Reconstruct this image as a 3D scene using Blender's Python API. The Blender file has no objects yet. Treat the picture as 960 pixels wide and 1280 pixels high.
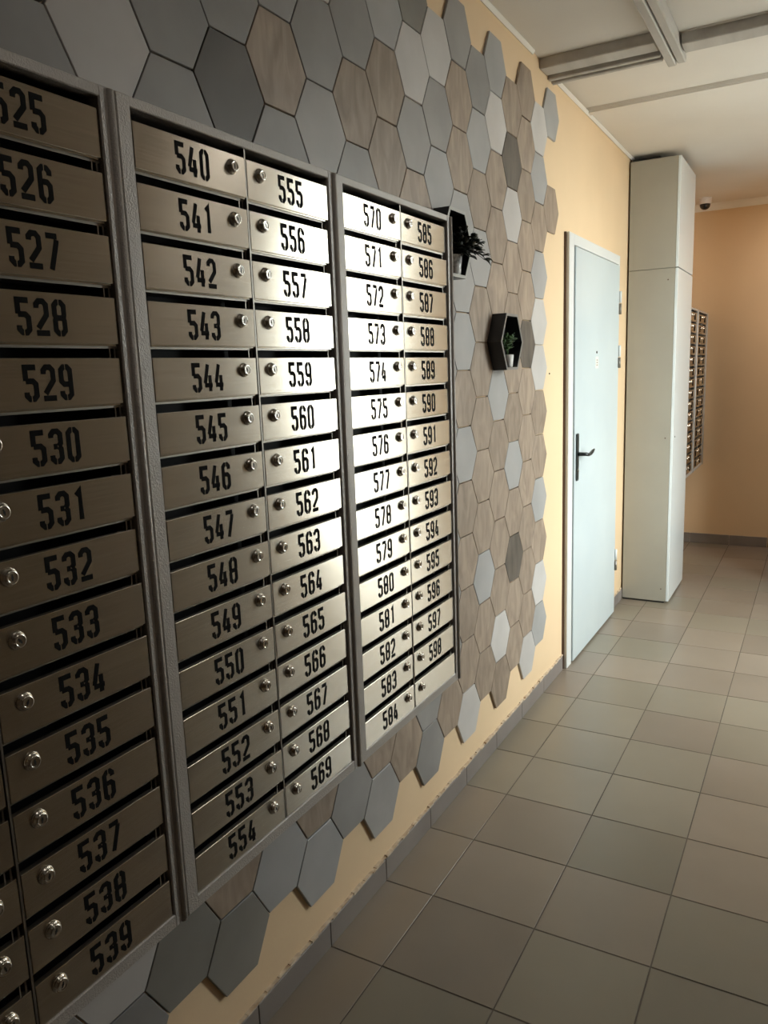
import bpy, bmesh, math, random
from mathutils import Vector, Matrix

random.seed(7)
SC = bpy.context.scene
COL = SC.collection

# ------------------------------------------------------------------ camera
cam_d = bpy.data.cameras.new('camera')
cam = bpy.data.objects.new('camera', cam_d)
COL.objects.link(cam)
cam_d.sensor_fit = 'VERTICAL'
cam_d.sensor_height = 24.0
cam_d.lens = 966.65 * 24.0 / 1280.0
cam_d.clip_start = 0.02
Rm = [[0.8725630085735675, -0.485265254694724, -0.056137586830118734],
      [0.48722206213774727, 0.8561998658735288, 0.17186172303451552],
      [-0.03533352848620703, -0.17731165292844137, 0.9835202689830538]]
cam.matrix_world = Matrix(((Rm[0][0], Rm[0][2], -Rm[0][1], 1.1696),
                           (Rm[1][0], Rm[1][2], -Rm[1][1], -0.19565),
                           (Rm[2][0], Rm[2][2], -Rm[2][1], 1.64357),
                           (0, 0, 0, 1)))
SC.camera = cam

# ------------------------------------------------------------------ world, lights, exposure
SC.view_settings.view_transform = 'Standard'
SC.view_settings.look = 'None'
SC.view_settings.gamma = 1.0
SC.view_settings.use_curve_mapping = False
SC.view_settings.exposure = 0.08
SC.cycles.max_bounces = 10
SC.cycles.diffuse_bounces = 6
SC.cycles.glossy_bounces = 5
SC.cycles.transparent_max_bounces = 8
SC.cycles.sample_clamp_indirect = 6.0
SC.cycles.caustics_reflective = False
SC.cycles.caustics_refractive = False

world = bpy.data.worlds.new('overcast_sky')
SC.world = world
world.use_nodes = True
wn = world.node_tree
for n in list(wn.nodes):
    wn.nodes.remove(n)
wo = wn.nodes.new('ShaderNodeOutputWorld')
wb = wn.nodes.new('ShaderNodeBackground')
wr = wn.nodes.new('ShaderNodeValToRGB')
wm = wn.nodes.new('ShaderNodeMapRange')
ws = wn.nodes.new('ShaderNodeSeparateXYZ')
wt = wn.nodes.new('ShaderNodeTexCoord')
wn.links.new(wt.outputs['Generated'], ws.inputs[0])
wn.links.new(ws.outputs['Z'], wm.inputs['Value'])
wm.inputs['From Min'].default_value = -0.1
wm.inputs['From Max'].default_value = 1.0
wn.links.new(wm.outputs[0], wr.inputs[0])
wr.color_ramp.elements[0].color = (0.93, 0.94, 0.92, 1)
wr.color_ramp.elements[1].color = (0.96, 0.98, 0.98, 1)
wn.links.new(wr.outputs[0], wb.inputs[0])
wb.inputs[1].default_value = 19.0
wn.links.new(wb.outputs[0], wo.inputs[0])

XR = 2.0                      # right wall
WY0, WY1, WZ0, WZ1 = 3.62, 4.68, 0.55, 2.80     # glazed opening in the right wall


def area(name, loc, rot, sx, sy, power, color, portal=False):
    d = bpy.data.lights.new(name, 'AREA')
    d.shape = 'RECTANGLE'
    d.size = sx
    d.size_y = sy
    d.energy = power
    d.color = color
    if portal:
        d.cycles.is_portal = True
    o = bpy.data.objects.new(name, d)
    o.location = loc
    o.rotation_euler = rot
    COL.objects.link(o)
    return o


# portal only guides the sampling of the sky through the glazing
area('sky_portal', (XR + 0.2, (WY0 + WY1) / 2, (WZ0 + WZ1) / 2), (0, math.radians(90), 0),
     WZ1 - WZ0, WY1 - WY0, 1.0, (1, 1, 1), portal=True)

# added fill lamps, unseen (their fittings are built further down)
FILL_LAMPS = [(1.5, 0.7, 1.3), (1.5, 2.6, 2.2), (1.45, 6.55, 9.0)]
for lx, ly, le in FILL_LAMPS:
    ld = bpy.data.lights.new('fill_lamp_light', 'AREA')
    ld.shape = 'DISK'
    ld.size = 0.26
    ld.energy = le
    ld.color = (1.0, 0.94, 0.86)
    lo_ = bpy.data.objects.new('fill_lamp_light', ld)
    lo_.location = (lx, ly, 2.905)
    COL.objects.link(lo_)

# ------------------------------------------------------------------ materials
MATS = {}


def mat(name, color=(0.5, 0.5, 0.5), rough=0.5, metal=0.0, spec=0.5):
    m = bpy.data.materials.new(name)
    m.use_nodes = True
    b = m.node_tree.nodes['Principled BSDF']
    b.inputs['Base Color'].default_value = (*color, 1)
    b.inputs['Roughness'].default_value = rough
    b.inputs['Metallic'].default_value = metal
    b.inputs['Specular IOR Level'].default_value = spec
    MATS[name] = m
    return m


def nodes(m):
    return m.node_tree, m.node_tree.nodes['Principled BSDF']


def add_noise(m, scale, c0, c1, detail=4, stretch=(1, 1, 1), coord='Object', rand=True, lo=0.3, hi=0.7):
    """Base colour that varies between c0 and c1 with noise (shifted per object)."""
    nt, b = nodes(m)
    tc = nt.nodes.new('ShaderNodeTexCoord')
    mp = nt.nodes.new('ShaderNodeMapping')
    mp.inputs['Scale'].default_value = stretch
    nt.links.new(tc.outputs[coord], mp.inputs['Vector'])
    if rand:
        oi = nt.nodes.new('ShaderNodeObjectInfo')
        mu = nt.nodes.new('ShaderNodeMath')
        mu.operation = 'MULTIPLY'
        mu.inputs[1].default_value = 37.0
        nt.links.new(oi.outputs['Random'], mu.inputs[0])
        nt.links.new(mu.outputs[0], mp.inputs['Location'])
    nz = nt.nodes.new('ShaderNodeTexNoise')
    nz.inputs['Scale'].default_value = scale
    nz.inputs['Detail'].default_value = detail
    nt.links.new(mp.outputs[0], nz.inputs['Vector'])
    cr = nt.nodes.new('ShaderNodeValToRGB')
    cr.color_ramp.elements[0].color = (*c0, 1)
    cr.color_ramp.elements[0].position = lo
    cr.color_ramp.elements[1].color = (*c1, 1)
    cr.color_ramp.elements[1].position = hi
    nt.links.new(nz.outputs['Fac'], cr.inputs[0])
    nt.links.new(cr.outputs[0], b.inputs['Base Color'])
    return nz, cr, mp


def add_bump(m, scale, strength, dist=0.001, detail=2, stretch=(1, 1, 1)):
    nt, b = nodes(m)
    tc = nt.nodes.new('ShaderNodeTexCoord')
    mp = nt.nodes.new('ShaderNodeMapping')
    mp.inputs['Scale'].default_value = stretch
    nt.links.new(tc.outputs['Object'], mp.inputs['Vector'])
    nz = nt.nodes.new('ShaderNodeTexNoise')
    nz.inputs['Scale'].default_value = scale
    nz.inputs['Detail'].default_value = detail
    nt.links.new(mp.outputs[0], nz.inputs['Vector'])
    bp = nt.nodes.new('ShaderNodeBump')
    bp.inputs['Strength'].default_value = strength
    bp.inputs['Distance'].default_value = dist
    nt.links.new(nz.outputs['Fac'], bp.inputs['Height'])
    nt.links.new(bp.outputs[0], b.inputs['Normal'])


def obj_tint(m, amount):
    """small per-object brightness variation multiplied into the base colour"""
    nt, b = nodes(m)
    oi = nt.nodes.new('ShaderNodeObjectInfo')
    mr = nt.nodes.new('ShaderNodeMapRange')
    mr.inputs['To Min'].default_value = 1 - amount
    mr.inputs['To Max'].default_value = 1 + amount
    nt.links.new(oi.outputs['Random'], mr.inputs['Value'])
    vm = nt.nodes.new('ShaderNodeVectorMath')
    vm.operation = 'SCALE'
    if b.inputs['Base Color'].links:
        src = b.inputs['Base Color'].links[0].from_socket
        nt.links.new(src, vm.inputs[0])
    else:
        vm.inputs[0].default_value = b.inputs['Base Color'].default_value[:3]
    nt.links.new(mr.outputs[0], vm.inputs['Scale'])
    nt.links.new(vm.outputs[0], b.inputs['Base Color'])


m = mat('peach_wall', (0.8, 0.62, 0.42), 0.75, spec=0.3)
add_noise(m, 1.6, (0.76, 0.575, 0.37), (0.82, 0.62, 0.405), rand=False)
add_bump(m, 90, 0.25, 0.001)
mat('brown_wall', (0.22, 0.17, 0.12), 0.7)  # dark tone chosen so the unseen near walls bounce less light
m = mat('ceiling_paint', (0.7, 0.67, 0.62), 0.85, spec=0.2)
add_noise(m, 1.2, (0.72, 0.69, 0.65), (0.80, 0.77, 0.73), rand=False)
add_bump(m, 60, 0.15, 0.001)
m = mat('beam_paint', (0.5, 0.48, 0.46), 0.7)
add_noise(m, 14, (0.44, 0.42, 0.40), (0.58, 0.56, 0.53), stretch=(1, 0.15, 1), rand=False)
mat('white_trim', (0.85, 0.83, 0.78), 0.5)

# floor tiles
m = mat('floor_tile', (0.3, 0.25, 0.2), 0.30, spec=0.5)
add_noise(m, 1.7, (0.230, 0.190, 0.150), (0.285, 0.235, 0.188), detail=6)
obj_tint(m, 0.10)
m = mat('floor_tile_green', (0.3, 0.25, 0.2), 0.30, spec=0.5)
add_noise(m, 1.7, (0.222, 0.194, 0.150), (0.262, 0.228, 0.178), detail=6)
obj_tint(m, 0.08)
m = mat('floor_grout', (0.12, 0.10, 0.08), 0.9)
add_noise(m, 3, (0.09, 0.075, 0.06), (0.17, 0.14, 0.115), rand=False)
m = mat('skirting_tile', (0.23, 0.2, 0.19), 0.5)
add_noise(m, 3, (0.20, 0.175, 0.165), (0.27, 0.24, 0.22), detail=6)
m = mat('grout_bead', (0.62, 0.5, 0.37), 0.9)
add_noise(m, 40, (0.45, 0.34, 0.24), (0.72, 0.62, 0.5), rand=False)

# hexagon tiles
m = mat('hex_grey', (0.2, 0.2, 0.2), 0.42)
add_noise(m, 5, (0.262, 0.256, 0.252), (0.342, 0.335, 0.33), detail=5)
obj_tint(m, 0.13)
m = mat('hex_white', (0.5, 0.5, 0.5), 0.42)
add_noise(m, 5, (0.50, 0.48, 0.47), (0.59, 0.57, 0.56), detail=5)
obj_tint(m, 0.07)
m = mat('hex_wood', (0.4, 0.3, 0.2), 0.45)
nz, cr, mp = add_noise(m, 9, (0.245, 0.19, 0.148), (0.385, 0.305, 0.24), detail=8, stretch=(1, 2.2, 0.7), lo=0.32, hi=0.68)
nz.inputs['Distortion'].default_value = 1.2
obj_tint(m, 0.09)
m = mat('hex_dark', (0.1, 0.1, 0.1), 0.42)
add_noise(m, 5, (0.065, 0.060, 0.055), (0.10, 0.093, 0.086), detail=5)
m = mat('hex_dark_wood', (0.1, 0.1, 0.1), 0.45)
add_noise(m, 12, (0.06, 0.052, 0.044), (0.14, 0.12, 0.10), detail=8, stretch=(1, 2.2, 0.6))

# metals
m = mat('brushed_steel', (0.60, 0.56, 0.49), 0.27, 1.0)
nt, b = nodes(m)
b.inputs['Anisotropic'].default_value = 0.9
b.inputs['Anisotropic Rotation'].default_value = 0.25
uvn = nt.nodes.new('ShaderNodeTangent')
uvn.direction_type = 'UV_MAP'
uvn.uv_map = 'UVMap'
nt.links.new(uvn.outputs[0], b.inputs['Tangent'])
add_noise(m, 6, (0.56, 0.52, 0.45), (0.64, 0.60, 0.53), stretch=(1, 1.5, 60), detail=3)
m = mat('hammered_paint', (0.47, 0.445, 0.42), 0.36, 0.1, spec=0.7)
add_bump(m, 380, 0.7, 0.0014, detail=1)
mat('slot_shade_black', (0.012, 0.012, 0.012), 0.6)
mat('rail_steel', (0.30, 0.28, 0.25), 0.38, 0.9)
mat('chrome', (0.72, 0.70, 0.66), 0.18, 1.0)
mat('keyhole_black', (0.005, 0.005, 0.005), 0.6)
mat('number_black', (0.006, 0.006, 0.006), 0.8, spec=0.12)

m = mat('door_enamel', (0.70, 0.76, 0.78), 0.28)
add_noise(m, 2.5, (0.55, 0.63, 0.67), (0.60, 0.68, 0.71), rand=False)
mat('door_frame_enamel', (0.72, 0.74, 0.74), 0.35)
mat('gasket_brown', (0.12, 0.075, 0.055), 0.7)
mat('handle_black', (0.02, 0.025, 0.025), 0.3, 0.3)
m = mat('cabinet_side_shaded', (0.44, 0.42, 0.36), 0.5)  # white laminate in shade, the shade put into this grey
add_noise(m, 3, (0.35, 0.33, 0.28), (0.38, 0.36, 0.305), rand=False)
mat('cabinet_door', (0.76, 0.82, 0.85), 0.22)
mat('dark_gap', (0.02, 0.018, 0.016), 0.8)
mat('planter_black', (0.012, 0.012, 0.014), 0.3)
mat('planter_rim', (0.20, 0.20, 0.20), 0.35)
mat('planter_rim_lit', (0.42, 0.43, 0.41), 0.4)  # same rim as the other planter, light painted in as paler grey
mat('pot_white', (0.75, 0.74, 0.72), 0.35)
m = mat('pot_marbled', (0.4, 0.4, 0.4), 0.25)
add_noise(m, 35, (0.10, 0.10, 0.10), (0.75, 0.75, 0.74), lo=0.4, hi=0.6)
mat('soil', (0.03, 0.02, 0.015), 0.95)
m = mat('leaf_green', (0.05, 0.11, 0.035), 0.4)
add_noise(m, 30, (0.035, 0.08, 0.025), (0.09, 0.17, 0.06))
m = mat('leaf_dark', (0.01, 0.014, 0.01), 0.4)
add_noise(m, 30, (0.006, 0.008, 0.006), (0.02, 0.028, 0.018))
mat('camera_white', (0.75, 0.72, 0.70), 0.4)
mat('camera_black', (0.006, 0.006, 0.007), 0.1)
m = mat('dark_brown_door', (0.045, 0.028, 0.02), 0.45)
add_noise(m, 6, (0.03, 0.018, 0.012), (0.065, 0.042, 0.03), stretch=(4, 1, 0.3), rand=False)
mat('window_frame_white', (0.8, 0.8, 0.8), 0.4)
m = mat('pavement', (0.30, 0.29, 0.27), 0.9)
add_noise(m, 2, (0.26, 0.25, 0.235), (0.34, 0.33, 0.31), rand=False)

g = bpy.data.materials.new('window_glass')
g.use_nodes = True
gt = g.node_tree
for n in list(gt.nodes):
    gt.nodes.remove(n)
go = gt.nodes.new('ShaderNodeOutputMaterial')
gm = gt.nodes.new('ShaderNodeMixShader')
ga = gt.nodes.new('ShaderNodeBsdfTransparent')
ga.inputs[0].default_value = (0.93, 0.96, 0.95, 1)
gg = gt.nodes.new('ShaderNodeBsdfGlossy')
gg.inputs['Roughness'].default_value = 0.02
gm.inputs[0].default_value = 0.06
gt.links.new(ga.outputs[0], gm.inputs[1])
gt.links.new(gg.outputs[0], gm.inputs[2])
gt.links.new(gm.outputs[0], go.inputs[0])
MATS['window_glass'] = g

# ------------------------------------------------------------------ helpers


def bx(bm, x0, x1, y0, y1, z0, z1, bevel=0.0, mi=0):
    vs = [bm.verts.new((x, y, z)) for x in (x0, x1) for y in (y0, y1) for z in (z0, z1)]
    fs = []
    for idx in ((0, 1, 3, 2), (4, 6, 7, 5), (0, 4, 5, 1), (2, 3, 7, 6), (0, 2, 6, 4), (1, 5, 7, 3)):
        f = bm.faces.new([vs[i] for i in idx])
        f.material_index = mi
        fs.append(f)
    if bevel > 0:
        es = list({e for f in fs for e in f.edges})
        bmesh.ops.bevel(bm, geom=es, offset=bevel, segments=1, affect='EDGES', profile=0.5)
    return fs


def prism(bm, pts, axis, a0, a1, mi=0):
    """polygon pts (2D) extruded along axis 'x','y' or 'z' from a0 to a1"""
    def P(p, a):
        if axis == 'x':
            return (a, p[0], p[1])
        if axis == 'y':
            return (p[0], a, p[1])
        return (p[0], p[1], a)
    lo = [bm.verts.new(P(p, a0)) for p in pts]
    hi = [bm.verts.new(P(p, a1)) for p in pts]
    n = len(pts)
    out = [bm.faces.new(lo), bm.faces.new(hi)]
    for i in range(n):
        out.append(bm.faces.new((lo[i], lo[(i + 1) % n], hi[(i + 1) % n], hi[i])))
    for f in out:
        f.material_index = mi
    return out


def lathe(bm, prof, seg=24, axis='x', origin=(0, 0, 0), mi=0):
    """prof = [(radius, along)]"""
    rings = []
    for r, a in prof:
        ring = []
        for i in range(seg):
            t = 2 * math.pi * i / seg
            c, s = r * math.cos(t), r * math.sin(t)
            p = {'x': (a, c, s), 'y': (c, a, s), 'z': (c, s, a)}[axis]
            ring.append(bm.verts.new((p[0] + origin[0], p[1] + origin[1], p[2] + origin[2])))
        rings.append(ring)
    for k in range(len(rings) - 1):
        for i in range(seg):
            f = bm.faces.new((rings[k][i], rings[k][(i + 1) % seg], rings[k + 1][(i + 1) % seg], rings[k + 1][i]))
            f.material_index = mi
            f.smooth = True
    for ring in (rings[0], rings[-1]):
        f = bm.faces.new(ring)
        f.material_index = mi


def tube(bm, pts, radii, seg=10, mi=0):
    rings = []
    n = len(pts)
    for k in range(n):
        p = Vector(pts[k])
        d = (Vector(pts[min(k + 1, n - 1)]) - Vector(pts[max(k - 1, 0)])).normalized()
        up = Vector((0, 0, 1)) if abs(d.z) < 0.9 else Vector((1, 0, 0))
        a = d.cross(up).normalized()
        b_ = d.cross(a).normalized()
        r = radii[k] if isinstance(radii, (list, tuple)) else radii
        ra, rb = r if isinstance(r, tuple) else (r, r)
        rings.append([bm.verts.new(p + a * ra * math.cos(2 * math.pi * i / seg) + b_ * rb * math.sin(2 * math.pi * i / seg))
                      for i in range(seg)])
    for k in range(n - 1):
        for i in range(seg):
            f = bm.faces.new((rings[k][i], rings[k][(i + 1) % seg], rings[k + 1][(i + 1) % seg], rings[k + 1][i]))
            f.smooth = True
            f.material_index = mi
    for ring in (rings[0], rings[-1]):
        bm.faces.new(ring).material_index = mi


def mesh(name, bm, mats, uv=False):
    bmesh.ops.recalc_face_normals(bm, faces=bm.faces)
    if uv:
        l = bm.loops.layers.uv.new('UVMap')
        for f in bm.faces:
            for lp in f.loops:
                lp[l].uv = (lp.vert.co.y, lp.vert.co.z + 0.13 * lp.vert.co.x)
    me = bpy.data.meshes.new(name)
    bm.to_mesh(me)
    bm.free()
    for mm in (mats if isinstance(mats, (list, tuple)) else [mats]):
        me.materials.append(MATS[mm])
    return me


def obj(name, me, parent=None, loc=(0, 0, 0), rot=None):
    o = bpy.data.objects.new(name, me)
    o.location = loc
    if rot:
        o.rotation_euler = rot
    COL.objects.link(o)
    if parent:
        o.parent = parent
    return o


def part(name, bm, mats, parent=None, loc=(0, 0, 0), uv=False, label=None, rot=None):
    o = obj(name, mesh(name, bm, mats, uv), parent, loc, rot)
    if label:
        o['label'] = label
    return o


def struct(name, bm, mats, label=None, category=None):
    o = part(name, bm, mats)
    o['kind'] = 'structure'
    if label:
        o['label'] = label
    if category:
        o['category'] = category
    return o


def thing(name, loc, label, cat, group=None, rot=None):
    o = bpy.data.objects.new(name, None)
    o.empty_display_size = 0.05
    o.location = loc
    if rot:
        o.rotation_euler = rot
    COL.objects.link(o)
    o['label'] = label
    o['category'] = cat
    if group:
        o['group'] = group
    return o


def NB():
    return bmesh.new()


# ------------------------------------------------------------------ room shell
YB, YF = -1.5, 7.27           # wall behind the camera, far wall
TS, U0, V0 = 0.333, 0.1795, 1.4458
CZ = 3.0                      # structural ceiling

# floor: grout bed + tiles
bm = NB()
bx(bm, -0.15, XR + 0.15, YB - 0.15, YF + 0.15, -0.12, -0.0015)
floor = struct('floor', bm, 'floor_grout', 'corridor floor laid with square brownish grey ceramic tiles', 'floor')
JG = 0.0022
tile_me = {}


def tile_mesh(w, d, green):
    key = (round(w, 3), round(d, 3), green)
    if key not in tile_me:
        b_ = NB()
        bx(b_, 0, w, 0, d, -0.009, 0.0, bevel=0.0005)
        tile_me[key] = mesh('floor_tile', b_, 'floor_tile_green' if green else 'floor_tile')
    return tile_me[key]


for ix in range(-1, 6):
    for iy in range(-9, 18):
        x0 = U0 + ix * TS
        x1 = x0 + TS
        y0 = V0 + iy * TS
        y1 = y0 + TS
        x0, x1 = max(x0, 0.0), min(x1, XR)
        y0, y1 = max(y0, YB), min(y1, YF)
        if x1 - x0 < 0.03 or y1 - y0 < 0.03:
            continue
        green = random.random() < 0.33
        o = obj('floor_tile', tile_mesh(x1 - x0 - 2 * JG, y1 - y0 - 2 * JG, green), floor,
                (x0 + JG, y0 + JG, random.uniform(-0.0003, 0.0003)))

# left wall
bm = NB()
bx(bm, -0.15, 0, YB, YF, 0.0, CZ)
wall_left = struct('wall_left', bm, 'peach_wall', 'long peach plastered wall carrying hexagon tiles, mailboxes and the white door', 'wall')

# far wall
bm = NB()
bx(bm, 0.0, 0.825, YF, YF + 0.15, 0, CZ)
bx(bm, 0.825, 1.725, YF, YF + 0.15, 2.08, CZ)
bx(bm, 1.725, XR, YF, YF + 0.15, 0, CZ)
struct('wall_far', bm, 'peach_wall', 'short peach wall closing the end of the corridor', 'wall')

# wall behind the camera
bm = NB()
bx(bm, 0.0, XR, YB - 0.15, YB, 0, CZ)
struct('wall_back', bm, 'brown_wall')

# right wall with glazed opening
bm = NB()
bx(bm, XR, XR + 0.15, YB, 3.3, 0, CZ, mi=1)
bx(bm, XR, XR + 0.15, 3.3, WY0, 0, CZ)
bx(bm, XR, XR + 0.15, WY1, YF, 0, CZ)
bx(bm, XR, XR + 0.15, WY0, WY1, 0, WZ0)
bx(bm, XR, XR + 0.15, WY0, WY1, WZ1, CZ)
bx(bm, 1.05, XR, 5.86, 5.98, 0, CZ)  # unseen pier, added to keep daylight off the far end
struct('wall_right', bm, ['peach_wall', 'brown_wall'])

# ceiling: slab, lowered boards
bm = NB()
bx(bm, -0.15, XR + 0.15, YB - 0.15, YF + 0.15, CZ, CZ + 0.12)
ceiling = struct('ceiling', bm, 'ceiling_paint', 'pale ceiling with lowered boards and painted beams', 'ceiling')
bm = NB()
bx(bm, 0, XR, YB, 3.46, 2.982, CZ)
part('ceiling_board', bm, 'ceiling_paint', ceiling)
bm = NB()
bx(bm, 0, XR, 3.46, 4.18, 2.978, CZ)
part('ceiling_board', bm, 'ceiling_paint', ceiling)
bm = NB()
bx(bm, 0, XR, 4.18, YF, 2.962, CZ)
part('ceiling_board', bm, 'ceiling_paint', ceiling)


def beam(x0, x1, y0, y1, z0):
    b_ = NB()
    bx(b_, x0, x1, y0, y1, z0, 2.984, bevel=0.004)
    return part('ceiling_beam', b_, 'beam_paint', ceiling)


beam(0.0, 0.49, 3.40, 3.50, 2.938)
beam(0.0, 0.49, 3.52, 3.545, 2.926)
beam(0.0, 0.49, 3.575, 3.60, 2.926)
beam(0.50, 0.535, YB, 3.66, 2.918)
beam(0.540, 0.575, YB, 3.66, 2.924)
beam(0.58, XR, 3.475, 3.585, 2.936)
bm = NB()
bx(bm, 0.0, XR, 4.185, 4.235, 2.952, 2.964, bevel=0.002)
part('ceiling_batten', bm, 'ceiling_paint', ceiling)

# cornices
bm = NB()
prism(bm, [(0.0, 2.962), (0.0, 2.948), (0.006, 2.945), (0.014, 2.956), (0.014, 2.962)], 'y', 3.66, YF)
prism(bm, [(0.0, 2.982), (0.0, 2.968), (0.006, 2.965), (0.014, 2.976), (0.014, 2.982)], 'y', YB, 3.30)
struct('trim_1', bm, 'white_trim', 'thin white cornice line along the top of the left wall', 'cornice')
bm = NB()
prism(bm, [(YF, 2.962), (YF, 2.905), (YF - 0.008, 2.905), (YF - 0.02, 2.925), (YF - 0.028, 2.945), (YF - 0.028, 2.962)], 'x', 0.0, XR)
struct('trim_2', bm, 'white_trim', 'white cornice along the top of the far wall', 'cornice')

# skirting tiles, left wall
bm = NB()
bx(bm, 0.0, 0.004, YB, 3.795, 0, 0.079)
bx(bm, 0.0, 0.004, 4.95, 5.23, 0, 0.079)
bx(bm, 0.0, 0.004, 5.9, YF, 0, 0.079)
bl = struct('baseboard_left', bm, 'grout_bead', 'grey tile skirting along the foot of the left wall', 'skirting')
sk_me = {}


def skirt_mesh(L, axis):
    key = (round(L, 3), axis)
    if key not in sk_me:
        b_ = NB()
        if axis == 'y':
            bx(b_, 0, 0.0075, 0, L, 0, 0.077, bevel=0.0012)
        else:
            bx(b_, 0, L, -0.0075, 0, 0, 0.090, bevel=0.0012)
        sk_me[key] = mesh('skirting_tile', b_, 'skirting_tile')
    return sk_me[key]


for a, b_ in ((YB, 3.795), (4.95, 5.23), (5.9, YF - 0.012)):
    for iy in range(-10, 19):
        y0, y1 = V0 + iy * TS, V0 + (iy + 1) * TS
        y0, y1 = max(y0, a), min(y1, b_)
        if y1 - y0 < 0.02:
            continue
        obj('skirting_tile', skirt_mesh(y1 - y0 - 0.003, 'y'), bl, (0.004, y0 + 0.0015, 0.0005))
bm = NB()
for a, b_ in ((YB, 3.795), (4.95, 5.23), (5.9, YF - 0.012)):
    y = a
    while y < b_ - 0.01:
        L = min(random.uniform(0.02, 0.05), b_ - y)
        h = 0.082 + random.uniform(-0.002, 0.004)
        d = random.uniform(0.007, 0.012)
        bx(bm, 0.0, d, y, y + L, 0.0765, h)
        y += L
o = part('grout_bead', bm, 'grout_bead', bl)

bm = NB()
bx(bm, 0.012, 0.822, YF - 0.004, YF, 0, 0.091)
bf = struct('baseboard_far', bm, 'grout_bead', 'grey tile skirting along the foot of the far wall', 'skirting')
for ix in range(-1, 3):
    x0, x1 = max(U0 + ix * TS, 0.012), min(U0 + (ix + 1) * TS, 0.822)
    if x1 - x0 > 0.02:
        obj('skirting_tile', skirt_mesh(x1 - x0 - 0.003, 'x'), bf, (x0 + 0.0015, YF - 0.004, 0.0005))

# hexagon tiles on the left wall
HS = 0.1190
PITCH_Y, PITCH_Z = 0.1775, 0.2080
BASE_Y = 1.42
A = HS * math.sqrt(3) / 2 - 0.0


def hex_mesh(name, material):
    b_ = NB()
    ry, rz = HS - 0.0022, (0.2080 / 2 - 0.0019)
    pts = [(ry, 0), (ry / 2, rz), (-ry / 2, rz), (-ry, 0), (-ry / 2, -rz), (ry / 2, -rz)]
    lo = [b_.verts.new((0, *p)) for p in pts]
    mid = [b_.verts.new((0.0088, *p)) for p in pts]
    k = 0.986
    hi = [b_.verts.new((0.0100, p[0] * k, p[1] * k)) for p in pts]
    b_.faces.new(lo)
    b_.faces.new(hi)
    for i in range(6):
        j = (i + 1) % 6
        b_.faces.new((lo[i], lo[j], mid[j], mid[i]))
        b_.faces.new((mid[i], mid[j], hi[j], hi[i]))
    return mesh(name, b_, material)


HM = {'G': hex_mesh('hexagonal_tile', 'hex_grey'), 'W': hex_mesh('hexagonal_tile', 'hex_white'),
      'B': hex_mesh('hexagonal_tile', 'hex_wood'), 'D': hex_mesh('hexagonal_tile', 'hex_dark'),
      'K': hex_mesh('hexagonal_tile', 'hex_dark_wood')}
# rows from n = -1 downwards; '.' = bare wall
HEX = {
    -8: 'GGBGGWGGBGGGG', -7: 'WGGBGGGGWGBGG', -6: 'GBGGGGBGGGGWG', -5: 'GGWGGBGGGGBGB',
    -4: 'BGDGGGGGGGGWG', -3: 'GGWGGGGGGGGD.', -2: 'GGGGGGGGGGGBG', -1: 'GGDGGGGGGGGG.',
    0: 'GGBGGGGGGGGBW', 1: 'WGGGGGGGGGGG.', 2: 'GGBGGGGGGGGBG', 3: 'WBBGGGGGGGGB.',
    4: 'GWGBGGGGGGGGG', 5: 'WGWGGGGGGGGB.', 6: 'GBBGGGBGBBBBW', 7: 'GGBGBBBBBGBB.',
    8: 'WWBBBBGBBBBWB', 9: 'BKWBBBBGBKBB.', 10: 'BBBBBKBBBBBBW', 11: 'WGBGWWBBGBWG.',
    12: 'G.B..........'}
# grey tile tones that read darker or lighter in place
HEX_FIX = {(-2, 11): 'D2', (-3, 10): 'D2', (4, -1): 'D2'}
m = mat('hex_grey_deep', (0.16, 0.16, 0.155), 0.42)
add_noise(m, 5, (0.21, 0.20, 0.185), (0.27, 0.26, 0.24), detail=5)
HM['D2'] = hex_mesh('hexagonal_tile', 'hex_grey_deep')
m = mat('hex_grey_light', (0.3, 0.3, 0.3), 0.42)
add_noise(m, 5, (0.33, 0.33, 0.335), (0.40, 0.40, 0.405), detail=5)
HM['L'] = hex_mesh('hexagonal_tile', 'hex_grey_light')
for key in [(0, 11), (6, 3), (6, 4), (7, 0), (7, 2), (8, -1), (11, 0), (11, 2), (12, -1), (3, -1), (5, 1), (-1, 10), (6, 6), (8, 5), (9, 6), (7, 8), (11, 7), (11, 10), (6, 2)]:
    HEX_FIX[key] = 'L'
for k, row in HEX.items():
    for i, c in enumerate(row):
        n = i - 1
        if c == '.':
            continue
        z = (2.577 if k % 2 == 0 else 2.473) - PITCH_Z * n
        y = BASE_Y + PITCH_Y * k
        if y - HS < YB:
            continue
        c = HEX_FIX.get((k, n), c)
        o = obj('hexagonal_tile', HM[c], wall_left, (0.0, y + random.uniform(-.0007, .0007), z + random.uniform(-.0007, .0007)))
        o.rotation_euler = (random.uniform(-.004, .004), random.uniform(-.002, .002), random.uniform(-.003, .003))
        o.location.x = 0.0006
# small screw left in the bare wall before the door
bm = NB()
lathe(bm, [(0.004, 0.0), (0.004, 0.003), (0.002, 0.004)], 10, 'x')
part('screw', bm, 'keyhole_black', wall_left, (0.0, 3.556, 1.610))

# ------------------------------------------------------------------ mailboxes
W_UNIT = 0.5794
Z_BOT, Z_TOP = 0.734, 2.0521
XF = 0.27
IN_L, IN_M, IN_R = 0.0285, 0.2900, 0.5505
ZI_T, ZI_B = 2.0361, 0.7585
PITCH, DH = 0.08545, 0.0660
Z0 = 2.0203

DIG = {}


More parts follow.
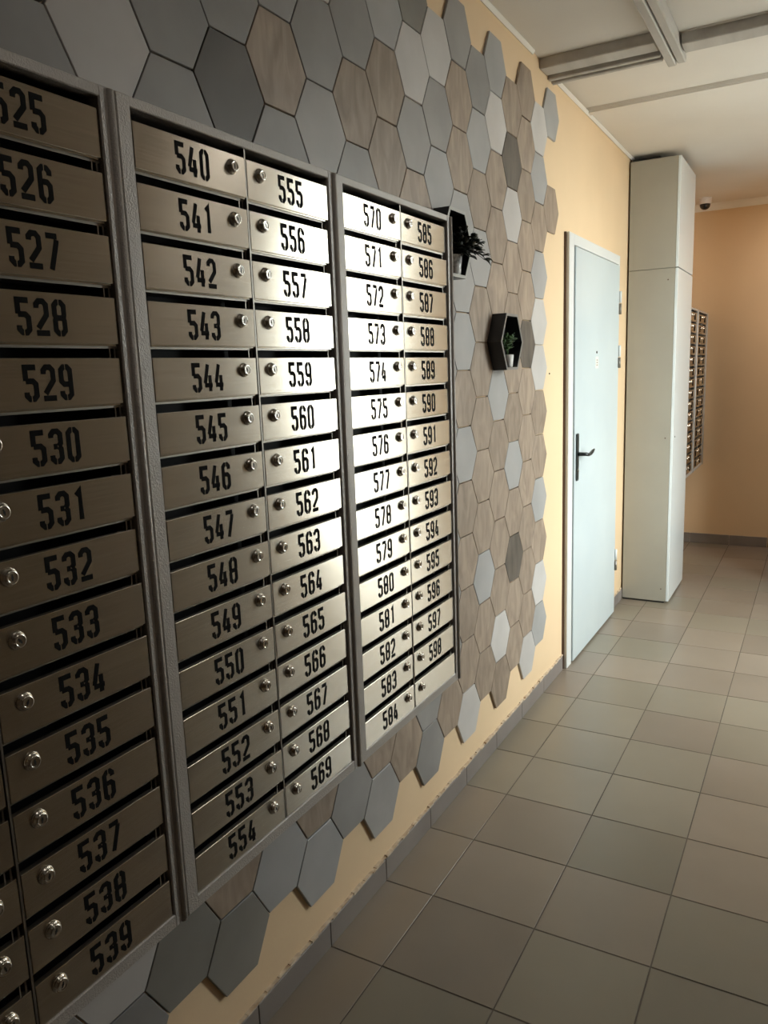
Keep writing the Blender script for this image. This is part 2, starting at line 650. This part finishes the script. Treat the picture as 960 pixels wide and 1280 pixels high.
def build_digits():
    W, H, c = 14.6, 41.0, 4.2
    m_ = H / 2
    q = 0.9
    DIG['0'] = [[(W / 2 - q, 0), (c, 0), (0, c), (0, H - c), (c, H), (W / 2 - q, H)],
                [(W / 2 + q, 0), (W - c, 0), (W, c), (W, H - c), (W - c, H), (W / 2 + q, H)]]
    DIG['1'] = [[(W * .2, H - 6), (W * .62, H), (W * .62, 0)]]
    DIG['2'] = [[(0, H - 9), (0, H - c), (c, H), (W - c, H), (W, H - c), (W, m_ + 3), (0.6, 6.2)], [(-2.5, 0), (W + 2.5, 0)]]
    DIG['3'] = [[(0, H - 8.5), (0, H - c), (c, H), (W - c, H), (W, H - c), (W, m_ + 4), (W - 3.5, m_ + .3)],
                [(3.2, m_), (W - 5.5, m_)],
                [(W - 3.5, m_ - .3), (W, m_ - 4), (W, c), (W - c, 0), (W / 2, 0)], [(W / 2 - 2, 0), (c, 0), (0, c), (0, 9)]]
    DIG['4'] = [[(W - 7.0, H + 1), (-0.5, 10.8)], [(-1.5, 7.6), (W + 2.5, 7.6)], [(W - 3, 24), (W - 3, 11.5)], [(W - 3, 9), (W - 3, -2.5)]]
    DIG['5'] = [[(W + 1.5, H), (0, H), (0, m_ + 3.0)], [(0, m_ + 2.6), (W - c, m_ + 2.6), (W, m_ - 1.5), (W, c), (W - c, 0), (W / 2 + .4, 0)],
                [(W / 2 - 1.4, 0), (c, 0), (0, c), (0, 9)]]
    DIG['6'] = [[(W / 2 - q, H), (c, H), (0, H - c), (0, c), (c, 0), (W / 2 - q, 0)],
                [(W / 2 + q, 0), (W - c, 0), (W, c), (W, m_ - 1.5), (W - c, m_ + 2.6), (4.2, m_ + 2.6)],
                [(W / 2 + q, H), (W - c, H), (W, H - c), (W, H - 9)]]
    DIG['7'] = [[(-1.5, H), (W + 1, H)], [(W, H - 4.4), (W - .5, H - 8), (3.6, -2.5)]]
    L = [(W / 2 - q, H), (c, H), (0, H - c), (0, m_ + 3.6), (2.2, m_), (0, m_ - 3.6), (0, c), (c, 0), (W / 2 - q, 0)]
    DIG['8'] = [L, [(W - x, y) for x, y in L], [(4.5, m_), (W - 4.5, m_)]]
    DIG['9'] = [[(W - x, H - y) for x, y in s] for s in DIG['6']]


build_digits()
DT = 3.75      # half stroke (mm)


def stroke(bm, pts, t, ox, oz, sc, x):
    n = len(pts)
    L, Rr = [], []
    for i in range(n):
        p = Vector(pts[i])
        if i == 0:
            d = (Vector(pts[1]) - p).normalized()
            nn = Vector((-d.y, d.x)) * t
        elif i == n - 1:
            d = (p - Vector(pts[i - 1])).normalized()
            nn = Vector((-d.y, d.x)) * t
        else:
            d1 = (p - Vector(pts[i - 1])).normalized()
            d2 = (Vector(pts[i + 1]) - p).normalized()
            n1, n2 = Vector((-d1.y, d1.x)), Vector((-d2.y, d2.x))
            mm = (n1 + n2).normalized()
            nn = mm * (t / max(0.5, mm.dot(n1)))
        L.append(p + nn)
        Rr.append(p - nn)
    lv = [bm.verts.new((x, oz_x(ox, v.x, sc), oz + v.y * sc)) for v in L]
    rv = [bm.verts.new((x, oz_x(ox, v.x, sc), oz + v.y * sc)) for v in Rr]
    for i in range(n - 1):
        bm.faces.new((rv[i], rv[i + 1], lv[i + 1], lv[i]))


def oz_x(ox, v, sc):
    return ox + v * sc


def number_mesh(txt):
    b_ = NB()
    adv = 27.6
    tot = adv * 2 + 14.6
    sc = 0.001
    for i, ch in enumerate(txt):
        for s in DIG[ch]:
            stroke(b_, s, DT, (-tot / 2 + i * adv) * sc, -0.020, sc, 0.0)
    for f in b_.faces:
        f.normal_update()
        if f.normal.x < 0:
            f.normal_flip()
    me = bpy.data.meshes.new('number')
    b_.to_mesh(me)
    b_.free()
    me.materials.append(MATS['number_black'])
    return me


def door_mesh():
    b_ = NB()
    w = (IN_M - IN_L) - 0.0065
    bx(b_, -0.010, 0.0, 0, w, -DH, 0, bevel=0.0007)
    # folded lip below the door face
    bx(b_, -0.009, -0.0035, 0.002, w - 0.002, -DH - 0.0022, -DH + 0.0002)
    return mesh('mailbox_door', b_, 'brushed_steel', uv=True), w


def lock_mesh():
    b_ = NB()
    lathe(b_, [(0.0126, 0.0), (0.0126, 0.0018), (0.0114, 0.0034), (0.0102, 0.0040), (0.0098, 0.0072),
               (0.0085, 0.0086), (0.0070, 0.0090), (0.0060, 0.0080)], 24, 'x')
    # keyhole slot, slightly tilted
    a = math.radians(8)
    ca, sa = math.cos(a), math.sin(a)
    pts = [(-.0011, -.0042), (.0011, -.0042), (.0011, .0042), (-.0011, .0042)]
    prism(b_, [(p[0] * ca - p[1] * sa, p[0] * sa + p[1] * ca) for p in pts], 'x', 0.0076, 0.00815, mi=1)
    lathe(b_, [(0.0019, 0.0076), (0.0019, 0.0082)], 10, 'x', mi=1)
    return mesh('lock', b_, ['chrome', 'keyhole_black'])


def rail_mesh():
    b_ = NB()
    w = (IN_M - IN_L) - 0.003
    # thin edge of the compartment shelf and the two small end tabs of the slot
    bx(b_, -0.060, -0.0100, 0, w, -0.0030, -0.0012)
    bx(b_, -0.0125, -0.0105, 0, w, -0.0048, -0.0022)
    bx(b_, -0.014, -0.010, w - 0.0065, w - 0.0035, -0.0215, -0.003)
    bx(b_, -0.014, -0.010, w - 0.0150, w - 0.0130, -0.0215, -0.003)
    return mesh('slot_rail', b_, 'rail_steel')


DOOR, DW = door_mesh()
LOCK = lock_mesh()
RAIL = rail_mesh()


def frame_mesh():
    b_ = NB()
    W, zb, zt = W_UNIT, 0.0, Z_TOP - Z_BOT
    ib, it = ZI_B - Z_BOT, ZI_T - Z_BOT
    g_ = 0.0006
    for (a, b2, c, d) in ((g_, IN_L, zb, zt), (IN_R, W - g_, zb, zt)):
        bx(b_, XF - 0.022, XF, a, b2, c, d, bevel=0.0022)
    # the right border carries a rounded outer bead
    tube(b_, [(XF - 0.001, W - 0.0085, zb + 0.003), (XF - 0.001, W - 0.0085, zt - 0.003)], 0.0065, 14)
    bx(b_, XF - 0.022, XF - 0.0005, IN_L - 0.003, IN_R + 0.003, it, zt - 0.0005, bevel=0.0015)
    bx(b_, XF - 0.022, XF - 0.0005, IN_L - 0.003, IN_R + 0.003, zb + 0.0005, ib, bevel=0.0015)
    return mesh('frame', b_, 'hammered_paint')


def body_mesh():
    b_ = NB()
    W, zb, zt = W_UNIT, 0.0, Z_TOP - Z_BOT
    x0, x1 = 0.0125, XF - 0.020
    t = 0.0025
    bx(b_, x0, x1, 0.0008, 0.0008 + t, zb, zt)
    bx(b_, x0, x1, W - 0.0008 - t, W - 0.0008, zb, zt)
    bx(b_, x0, x1, 0.003, W - 0.003, zt - t, zt)
    bx(b_, x0, x1, 0.003, W - 0.003, zb, zb + t)
    bx(b_, x0, x0 + t, 0.003, W - 0.003, zb + t, zt - t)
    return mesh('body', b_, 'hammered_paint')


def inner_mesh():
    b_ = NB()
    bx(b_, 0.018, XF - 0.075, 0.006, W_UNIT - 0.006, 0.004, Z_TOP - Z_BOT - 0.004)  # near-black block stands in for the shade inside the slots
    return mesh('slot_shade_block', b_, 'slot_shade_black')


def divider_mesh():
    b_ = NB()
    bx(b_, XF - 0.07, XF - 0.004, IN_M - 0.0017, IN_M + 0.0017, ZI_B - Z_BOT - 0.002, ZI_T - Z_BOT + 0.002)
    return mesh('divider', b_, 'rail_steel')


FRAME, BODY, INNER, DIVIDER = frame_mesh(), body_mesh(), inner_mesh(), divider_mesh()


def mailbox_unit(y0, label, first, group, blank_last=False, numbered=True):
    t = thing('mailbox_unit', (0, y0, Z_BOT), label, 'mailboxes', group)
    obj('body', BODY, t)
    obj('slot_shade_block', INNER, t)
    obj('frame', FRAME, t)
    obj('divider', DIVIDER, t)
    for col in range(2):
        for r in range(15):
            num = first + col * 15 + r
            zt = Z0 - PITCH * r - Z_BOT
            ya = (IN_L if col == 0 else IN_M) + 0.00325
            d = obj('mailbox_door', DOOR, t, (XF - 0.004 + random.uniform(-.0004, .0004), ya, zt))
            d.rotation_euler = (0, random.uniform(-.008, .004), random.uniform(-.006, .006))
            ly = DW - 0.036 if col == 0 else 0.036
            lk = obj('lock', LOCK, d, (0.0, ly, -0.0215))
            lk.rotation_euler = (random.uniform(-.5, .5), 0, 0)
            if not (blank_last and col == 1 and r == 14) and numbered:
                ny = 0.1235 if col == 0 else DW - 0.1255
                obj('number', number_mesh('%03d' % num), d, (0.0004, ny, -0.0330))
                d['label'] = 'brushed steel mailbox door numbered %d' % num
            elif not numbered:
                obj('number', FARNUM, d, (0.0004, 0.1235 if col == 0 else DW - 0.1255, -0.0330))
            else:
                d['label'] = 'blank brushed steel mailbox door without a number'
            obj('slot_rail', RAIL, t, (XF, (IN_L if col == 0 else IN_M) + 0.0015, zt - DH - 0.001))
    return t


# far units: their print is too small to read, three plain dark strokes
b_ = NB()
for i in (-1, 0, 1):
    bx(b_, -0.0002, 0.0003, i * 0.0276 - 0.0085, i * 0.0276 + 0.0085, -0.0225, 0.0225)
FARNUM = mesh('number', b_, 'number_black')
GRP = 'wall mailbox units in the corridor'
yA = 0.0796
mailbox_unit(yA, 'nearest steel mailbox unit, its right column numbered 525 to 539, cut by the left edge', 510, GRP)
mailbox_unit(0.6596, 'steel mailbox unit numbered 540 to 569, between two other mailbox units', 540, GRP)
mailbox_unit(1.2390, 'steel mailbox unit numbered 570 to 598 with a blank last door, beside the first planter', 570, GRP, blank_last=True)
mailbox_unit(7.204 - W_UNIT, 'far steel mailbox unit hanging next to the end wall', 0, GRP, numbered=False)
mailbox_unit(7.204 - 2 * W_UNIT - 0.001, 'far steel mailbox unit half hidden behind the tall cabinet', 0, GRP, numbered=False)

# ------------------------------------------------------------------ white metal door
DY0, DY1, DZ = 3.80, 4.915, 2.305
bm = NB()
fw = 0.088
# profiled frame: jamb (handle side), thin hinge side, head
bx(bm, 0.0, 0.028, DY0, DY0 + fw - 0.004, 0, DZ, bevel=0.003)
bx(bm, 0.0, 0.028, DY1 - 0.035, DY1, 0, DZ, bevel=0.003)
bx(bm, 0.0, 0.028, DY0 + fw - 0.006, DY1 - 0.03, DZ - 0.055, DZ, bevel=0.003)
door = struct('door_1', bm, 'door_frame_enamel', 'white metal door with a black lever handle between hexagon tiles and tall cabinet', 'door')
bm = NB()
bx(bm, 0.0, 0.012, DY0 - 0.006, DY0, 0, DZ)
part('frame_edge', bm, 'gasket_brown', door, label='brown edge strip of the frame')
bm = NB()
bx(bm, 0.0, 0.012, DY0 + fw - 0.004, DY1 - 0.035, 0.004, DZ - 0.055)
part('gasket', bm, 'gasket_brown', door)
bm = NB()
bx(bm, 0.006, 0.036, DY0 + fw + 0.004, DY1 - 0.042, 0.012, DZ - 0.062, bevel=0.003)
part('leaf', bm, 'door_enamel', door)
HY = 3.932
bm = NB()
bx(bm, 0.036, 0.044, HY - 0.021, HY + 0.021, 1.030, 1.285, bevel=0.006)
part('handle_plate', bm, 'handle_black', door)
bm = NB()
tube(bm, [(0.042, HY, 1.175), (0.070, HY, 1.175), (0.086, HY + 0.012, 1.174), (0.09, HY + 0.045, 1.168), (0.09, HY + 0.085, 1.170),
          (0.09, HY + 0.125, 1.180), (0.088, HY + 0.16, 1.184)],
     [0.011, 0.010, 0.010, 0.0085, 0.0095, 0.0085, 0.006], 12)
part('lever', bm, 'handle_black', door)
bm = NB()
lathe(bm, [(0.007, 0.0), (0.007, 0.004)], 12, 'x', (0.043, HY, 1.085))
part('key_cylinder', bm, 'chrome', door)
for hz in (2.02, 1.69, 0.37):
    bm = NB()
    lathe(bm, [(0.009, hz - 0.07), (0.009, hz - 0.005)], 14, 'z', (0.040, DY1 - 0.030, 0))
    lathe(bm, [(0.0092, hz + 0.0), (0.0092, hz + 0.07)], 14, 'z', (0.040, DY1 - 0.030, 0), mi=1)
    bx(bm, 0.034, 0.037, DY1 - 0.052, DY1 - 0.008, hz - 0.066, hz - 0.008)
    part('hinge', bm, ['rail_steel', 'door_frame_enamel'], door)
bm = NB()
lathe(bm, [(0.007, 0.0), (0.007, 0.003), (0.004, 0.004)], 12, 'x', (0.036, 4.33, 1.715))
part('peephole', bm, 'keyhole_black', door)
bm = NB()
bx(bm, 0.036, 0.0372, 4.31, 4.37, 1.625, 1.69)
part('paper_label', bm, 'white_trim', door)
bm = NB()
for k in range(3):
    bx(bm, 0.0372, 0.0374, 4.325, 4.355, 1.640 + 0.014 * k, 1.646 + 0.014 * k)
part('label_print', bm, 'rail_steel', door)

# ------------------------------------------------------------------ tall cabinet
CX, CY0, CY1, CZT, CSP = 0.322, 5.238, 5.868, 2.92, 2.243
cab = thing('tall_cabinet', (0.16, 5.55, 0), 'tall narrow white cabinet reaching the ceiling beyond the white door', 'cabinet')


def cpart(name, args, material, bevel=0.0015, label=None):
    b_ = NB()
    for a in args:
        bx(b_, *a, bevel=bevel)
    o = part(name, b_, material, cab, label=label)
    o.location = (-0.16, -5.55, 0)
    return o


cpart('side_panel', [(0.012, CX - 0.018, CY0, CY0 + 0.018, 0.012, CSP - 0.0015)], 'cabinet_side_shaded', label='lower side panel, shade painted in as grey')
cpart('side_panel', [(0.012, CX - 0.018, CY0, CY0 + 0.018, CSP + 0.0015, CZT)], 'cabinet_side_shaded', label='upper side panel, shade painted in as grey')
cpart('side_panel', [(0.012, CX - 0.018, CY1 - 0.018, CY1, 0.012, CZT)], 'cabinet_side_shaded')
cpart('top_panel', [(0.012, CX - 0.018, CY0 + 0.018, CY1 - 0.018, CZT - 0.018, CZT - 0.001)], 'cabinet_side_shaded')
cpart('back_panel', [(0.012, 0.018, CY0 + 0.018, CY1 - 0.018, 0.012, CZT - 0.018)], 'cabinet_side_shaded')
cpart('shelf', [(0.018, CX - 0.02, CY0 + 0.018, CY1 - 0.018, CSP - 0.016, CSP + 0.016)], 'cabinet_side_shaded')
cpart('plinth', [(0.014, CX - 0.03, CY0 + 0.004, CY1 - 0.004, 0.0, 0.0125)], 'dark_gap')
d1 = cpart('door', [(CX - 0.0165, CX, CY0 + 0.001, CY1 - 0.001, 0.014, CSP - 0.004)], 'cabinet_door', label='glossy white lower door')
d2 = cpart('door', [(CX - 0.0165, CX, CY0 + 0.001, CY1 - 0.001, CSP + 0.004, CZT - 0.002)], 'cabinet_door', label='glossy white upper door')
bm = NB()
lathe(bm, [(0.006, 0.0), (0.006, 0.002)], 12, 'x', (CX, CY0 + 0.07, 1.15))
lk = part('keyhole', bm, 'keyhole_black', d1)
for (sx, sz) in ((0.262, 2.17), (0.272, 1.145), (0.272, 0.10)):
    bm = NB()
    lathe(bm, [(0.0045, -0.0012), (0.0045, 0.0)], 10, 'y')
    o = part('screw_cap', bm, 'gasket_brown', cab)
    o.location = (sx - 0.16, CY0 - 5.55, sz)
# thin near-black sheet set on the cabinet top
t = thing('flat_dark_sheet', (0.10, 5.42, CZT), 'flat dark board lying on top of the tall cabinet', 'sheet')
bm = NB()
bx(bm, -0.083, 0.09, -0.16, 0.30, 0.0, 0.018, bevel=0.002)
part('sheet', bm, 'dark_gap', t)

# ------------------------------------------------------------------ hexagonal planter boxes with plants
PS, PD = 0.1276, 0.058


def planter(cy, cz, label, rim_mat):
    t = thing('hexagonal_planter', (0.0108, cy, cz), label, 'wall shelf', 'hexagonal wall planters')
    def hexpts(r):
        return [(r * math.cos(math.radians(60 * i)), r * math.sin(math.radians(60 * i))) for i in range(6)]
    # six wall boards, open front and a thin back
    b_ = NB()
    po, pi_ = hexpts(PS), hexpts(PS - 0.012)
    for i in range(6):
        j = (i + 1) % 6
        vs0 = [b_.verts.new((0.0, *p)) for p in (po[i], po[j], pi_[j], pi_[i])]
        vs1 = [b_.verts.new((PD - 0.001, *p)) for p in (po[i], po[j], pi_[j], pi_[i])]
        b_.faces.new(vs0)
        b_.faces.new(vs1)
        for a in range(4):
            b_.faces.new((vs0[a], vs0[(a + 1) % 4], vs1[(a + 1) % 4], vs1[a]))
    prism(b_, hexpts(PS - 0.010), 'x', 0.0, 0.003)
    part('case', b_, 'planter_black', t)
    b_ = NB()
    for i in range(6):
        j = (i + 1) % 6
        prism(b_, [po[i], po[j], pi_[j], pi_[i]], 'x', PD - 0.001, PD + 0.001)
    part('rim', b_, rim_mat, t, label='front edge in a paler grey than the black case')
    return t


planter(2.320, 2.064, 'black hexagonal wall shelf with front edge painted as lit, tucked against the mailboxes, dark plant', 'planter_rim_lit')
planter(2.845, 1.747, 'black hexagonal wall shelf on the wood look tiles, holding a green plant', 'planter_rim')


def leaf(bm, base, direction, length, width, droop=0.3):
    d = Vector(direction).normalized()
    side = d.cross(Vector((0, 0, 1)))
    if side.length < 0.1:
        side = Vector((0, 1, 0))
    side.normalize()
    up = side.cross(d).normalized()
    prev = None
    n = 4
    for i in range(n + 1):
        s = i / n
        w = width * math.sin(math.pi * (0.08 + 0.9 * s)) * 0.5
        p = Vector(base) + d * length * s - Vector((0, 0, 1)) * droop * length * s * s
        row = [bm.verts.new(p - side * w + up * w * 0.25), bm.verts.new(p), bm.verts.new(p + side * w + up * w * 0.25)]
        if prev:
            for a in range(2):
                f = bm.faces.new((prev[a], prev[a + 1], row[a + 1], row[a]))
                f.smooth = True
        prev = row


def potted_plant(x, y, z, label, pot_mat, leaf_mat, rt, rb, h, nst, lean, reach, leaf_l, leaf_w, seed):
    rnd = random.Random(seed)
    t = thing('potted_plant', (x, y, z), label, 'potted plant', 'small potted plants on the wall')
    b_ = NB()
    lathe(b_, [(rb * 0.9, 0.0), (rb, 0.002), (rt, h), (rt * 0.9, h + 0.001), (rt * 0.86, h - 0.008), (rb * .5, h - 0.009)], 20, 'z')
    part('pot', b_, pot_mat, t)
    b_ = NB()
    lathe(b_, [(rt * 0.86, h - 0.0085), (rt * 0.86, h - 0.004), (rt * .3, h - 0.002)], 16, 'z')
    part('soil', b_, 'soil', t)
    bs, bl_ = NB(), NB()
    for i in range(nst):
        a = rnd.uniform(-1, 1)
        d = Vector((lean[0] + rnd.uniform(-.35, .35), lean[1] + rnd.uniform(-.6, .6), lean[2] + rnd.uniform(-.3, .5))).normalized()
        L = reach * rnd.uniform(0.55, 1.0)
        pts = []
        for k in range(5):
            s = k / 4
            pts.append((d.x * L * s, d.y * L * s, h - 0.004 + d.z * L * s + 0.25 * L * math.sin(s * 2.2) - 0.3 * L * s * s))
        tube(bs, pts, [0.0016, 0.0014, 0.0012, 0.001, 0.0008], 5)
        for k in range(1, 5):
            for q_ in range(2 if k < 4 else 3):
                ld = d + Vector((rnd.uniform(-.9, .9), rnd.uniform(-.9, .9), rnd.uniform(-.5, .9)))
                leaf(bl_, pts[k], ld, leaf_l * rnd.uniform(.7, 1.1), leaf_w * rnd.uniform(.8, 1.2), rnd.uniform(.1, .5))
    part('stem', bs, leaf_mat, t)
    me = mesh('foliage', bl_, leaf_mat)
    o = obj('foliage', me, t)
    o['kind'] = 'stuff'
    md = o.modifiers.new('thickness', 'SOLIDIFY')
    md.thickness = 0.0008
    return t


IZ = (PS - 0.012) * math.sin(math.radians(60))
potted_plant(0.045, 2.335, 2.064 - IZ, 'dark trailing plant in a marbled grey pot, in the shelf beside the mailboxes', 'pot_marbled', 'leaf_dark',
             0.030, 0.024, 0.066, 20, (0.42, 0.60, 0.25), 0.110, 0.032, 0.024, 3)
potted_plant(0.042, 2.860, 1.747 - IZ, 'small leafy green plant in a white pot, in the shelf amid wood look tiles', 'pot_white', 'leaf_green',
             0.026, 0.021, 0.050, 12, (0.02, 0.0, 1.0), 0.085, 0.032, 0.014, 11)

# ------------------------------------------------------------------ dome camera on the far ceiling
t = thing('security_camera', (0.243, 6.99, 2.962), 'white dome security camera with black lens under the far ceiling', 'camera')
bm = NB()
lathe(bm, [(0.052, 0.0), (0.052, -0.012), (0.050, -0.042), (0.046, -0.048)], 28, 'z')
part('housing', bm, 'camera_white', t)
bm = NB()
lathe(bm, [(0.042, -0.046), (0.041, -0.058), (0.036, -0.072), (0.026, -0.083), (0.012, -0.089), (0.002, -0.0905)], 24, 'z')
part('dome', bm, 'camera_black', t)

# ------------------------------------------------------------------ dark door at the far wall's right
bm = NB()
bx(bm, 0.826, 0.87, YF - 0.004, YF + 0.10, 0, 2.06, bevel=0.003)
bx(bm, 1.68, 1.724, YF - 0.004, YF + 0.10, 0, 2.06, bevel=0.003)
bx(bm, 0.87, 1.68, YF - 0.004, YF + 0.10, 2.02, 2.078, bevel=0.003)
d2_ = struct('door_2', bm, 'dark_brown_door', 'dark brown door at the right end of the far wall', 'door')
bm = NB()
bx(bm, 0.872, 1.678, YF + 0.02, YF + 0.06, 0.006, 2.018, bevel=0.003)
part('leaf', bm, 'dark_brown_door', d2_)
bm = NB()
tube(bm, [(0.94, YF + 0.03, 1.02), (0.94, YF - 0.03, 1.02), (0.96, YF - 0.035, 1.02), (1.04, YF - 0.035, 1.02)], 0.008, 10)
part('lever', bm, 'chrome', d2_)

# fittings of the added fill lamps, outside the picture
lm_ = bpy.data.materials.new('fill_lamp_glow')
lm_.use_nodes = True
lb_ = lm_.node_tree.nodes['Principled BSDF']
lb_.inputs['Emission Color'].default_value = (1.0, 0.90, 0.78, 1)
lb_.inputs['Emission Strength'].default_value = 6.0
MATS['fill_lamp_glow'] = lm_
for lx, ly, le in FILL_LAMPS:
    t = thing('fill_lamp', (lx, ly, 2.96), 'added round white fill lamp ' + {0.7: 'above the nearest mailboxes', 2.6: 'level with the hexagonal shelves', 6.55: 'near the far dark door'}[ly], 'lamp', 'added fill lamps')
    b_ = NB()
    lathe(b_, [(0.15, 0.022), (0.15, -0.03), (0.142, -0.036)], 32, 'z')
    part('housing', b_, 'window_frame_white', t)
    b_ = NB()
    lathe(b_, [(0.135, -0.036), (0.135, -0.042), (0.12, -0.046)], 32, 'z')
    part('diffuser', b_, 'fill_lamp_glow', t)

# ------------------------------------------------------------------ glazed opening in the right wall (outside the picture, lights it)
bm = NB()
fx0, fx1 = XR + 0.03, XR + 0.09
bx(bm, fx0, fx1, WY0, WY0 + 0.05, WZ0, WZ1, bevel=0.004)
bx(bm, fx0, fx1, WY1 - 0.05, WY1, WZ0, WZ1, bevel=0.004)
bx(bm, fx0, fx1, WY0 + 0.05, WY1 - 0.05, WZ0, WZ0 + 0.05, bevel=0.004)
bx(bm, fx0, fx1, WY0 + 0.05, WY1 - 0.05, WZ1 - 0.05, WZ1, bevel=0.004)
win = struct('window_1', bm, 'window_frame_white')
bm = NB()
bx(bm, XR + 0.058, XR + 0.062, WY0 + 0.05, WY1 - 0.05, WZ0 + 0.05, WZ1 - 0.05)
part('pane', bm, 'window_glass', win)

# pavement outside the glazing
bm = NB()
bx(bm, XR + 0.16, 22, -8, 20, -0.25, -0.10)
gr = struct('ground_outside', bm, 'pavement')
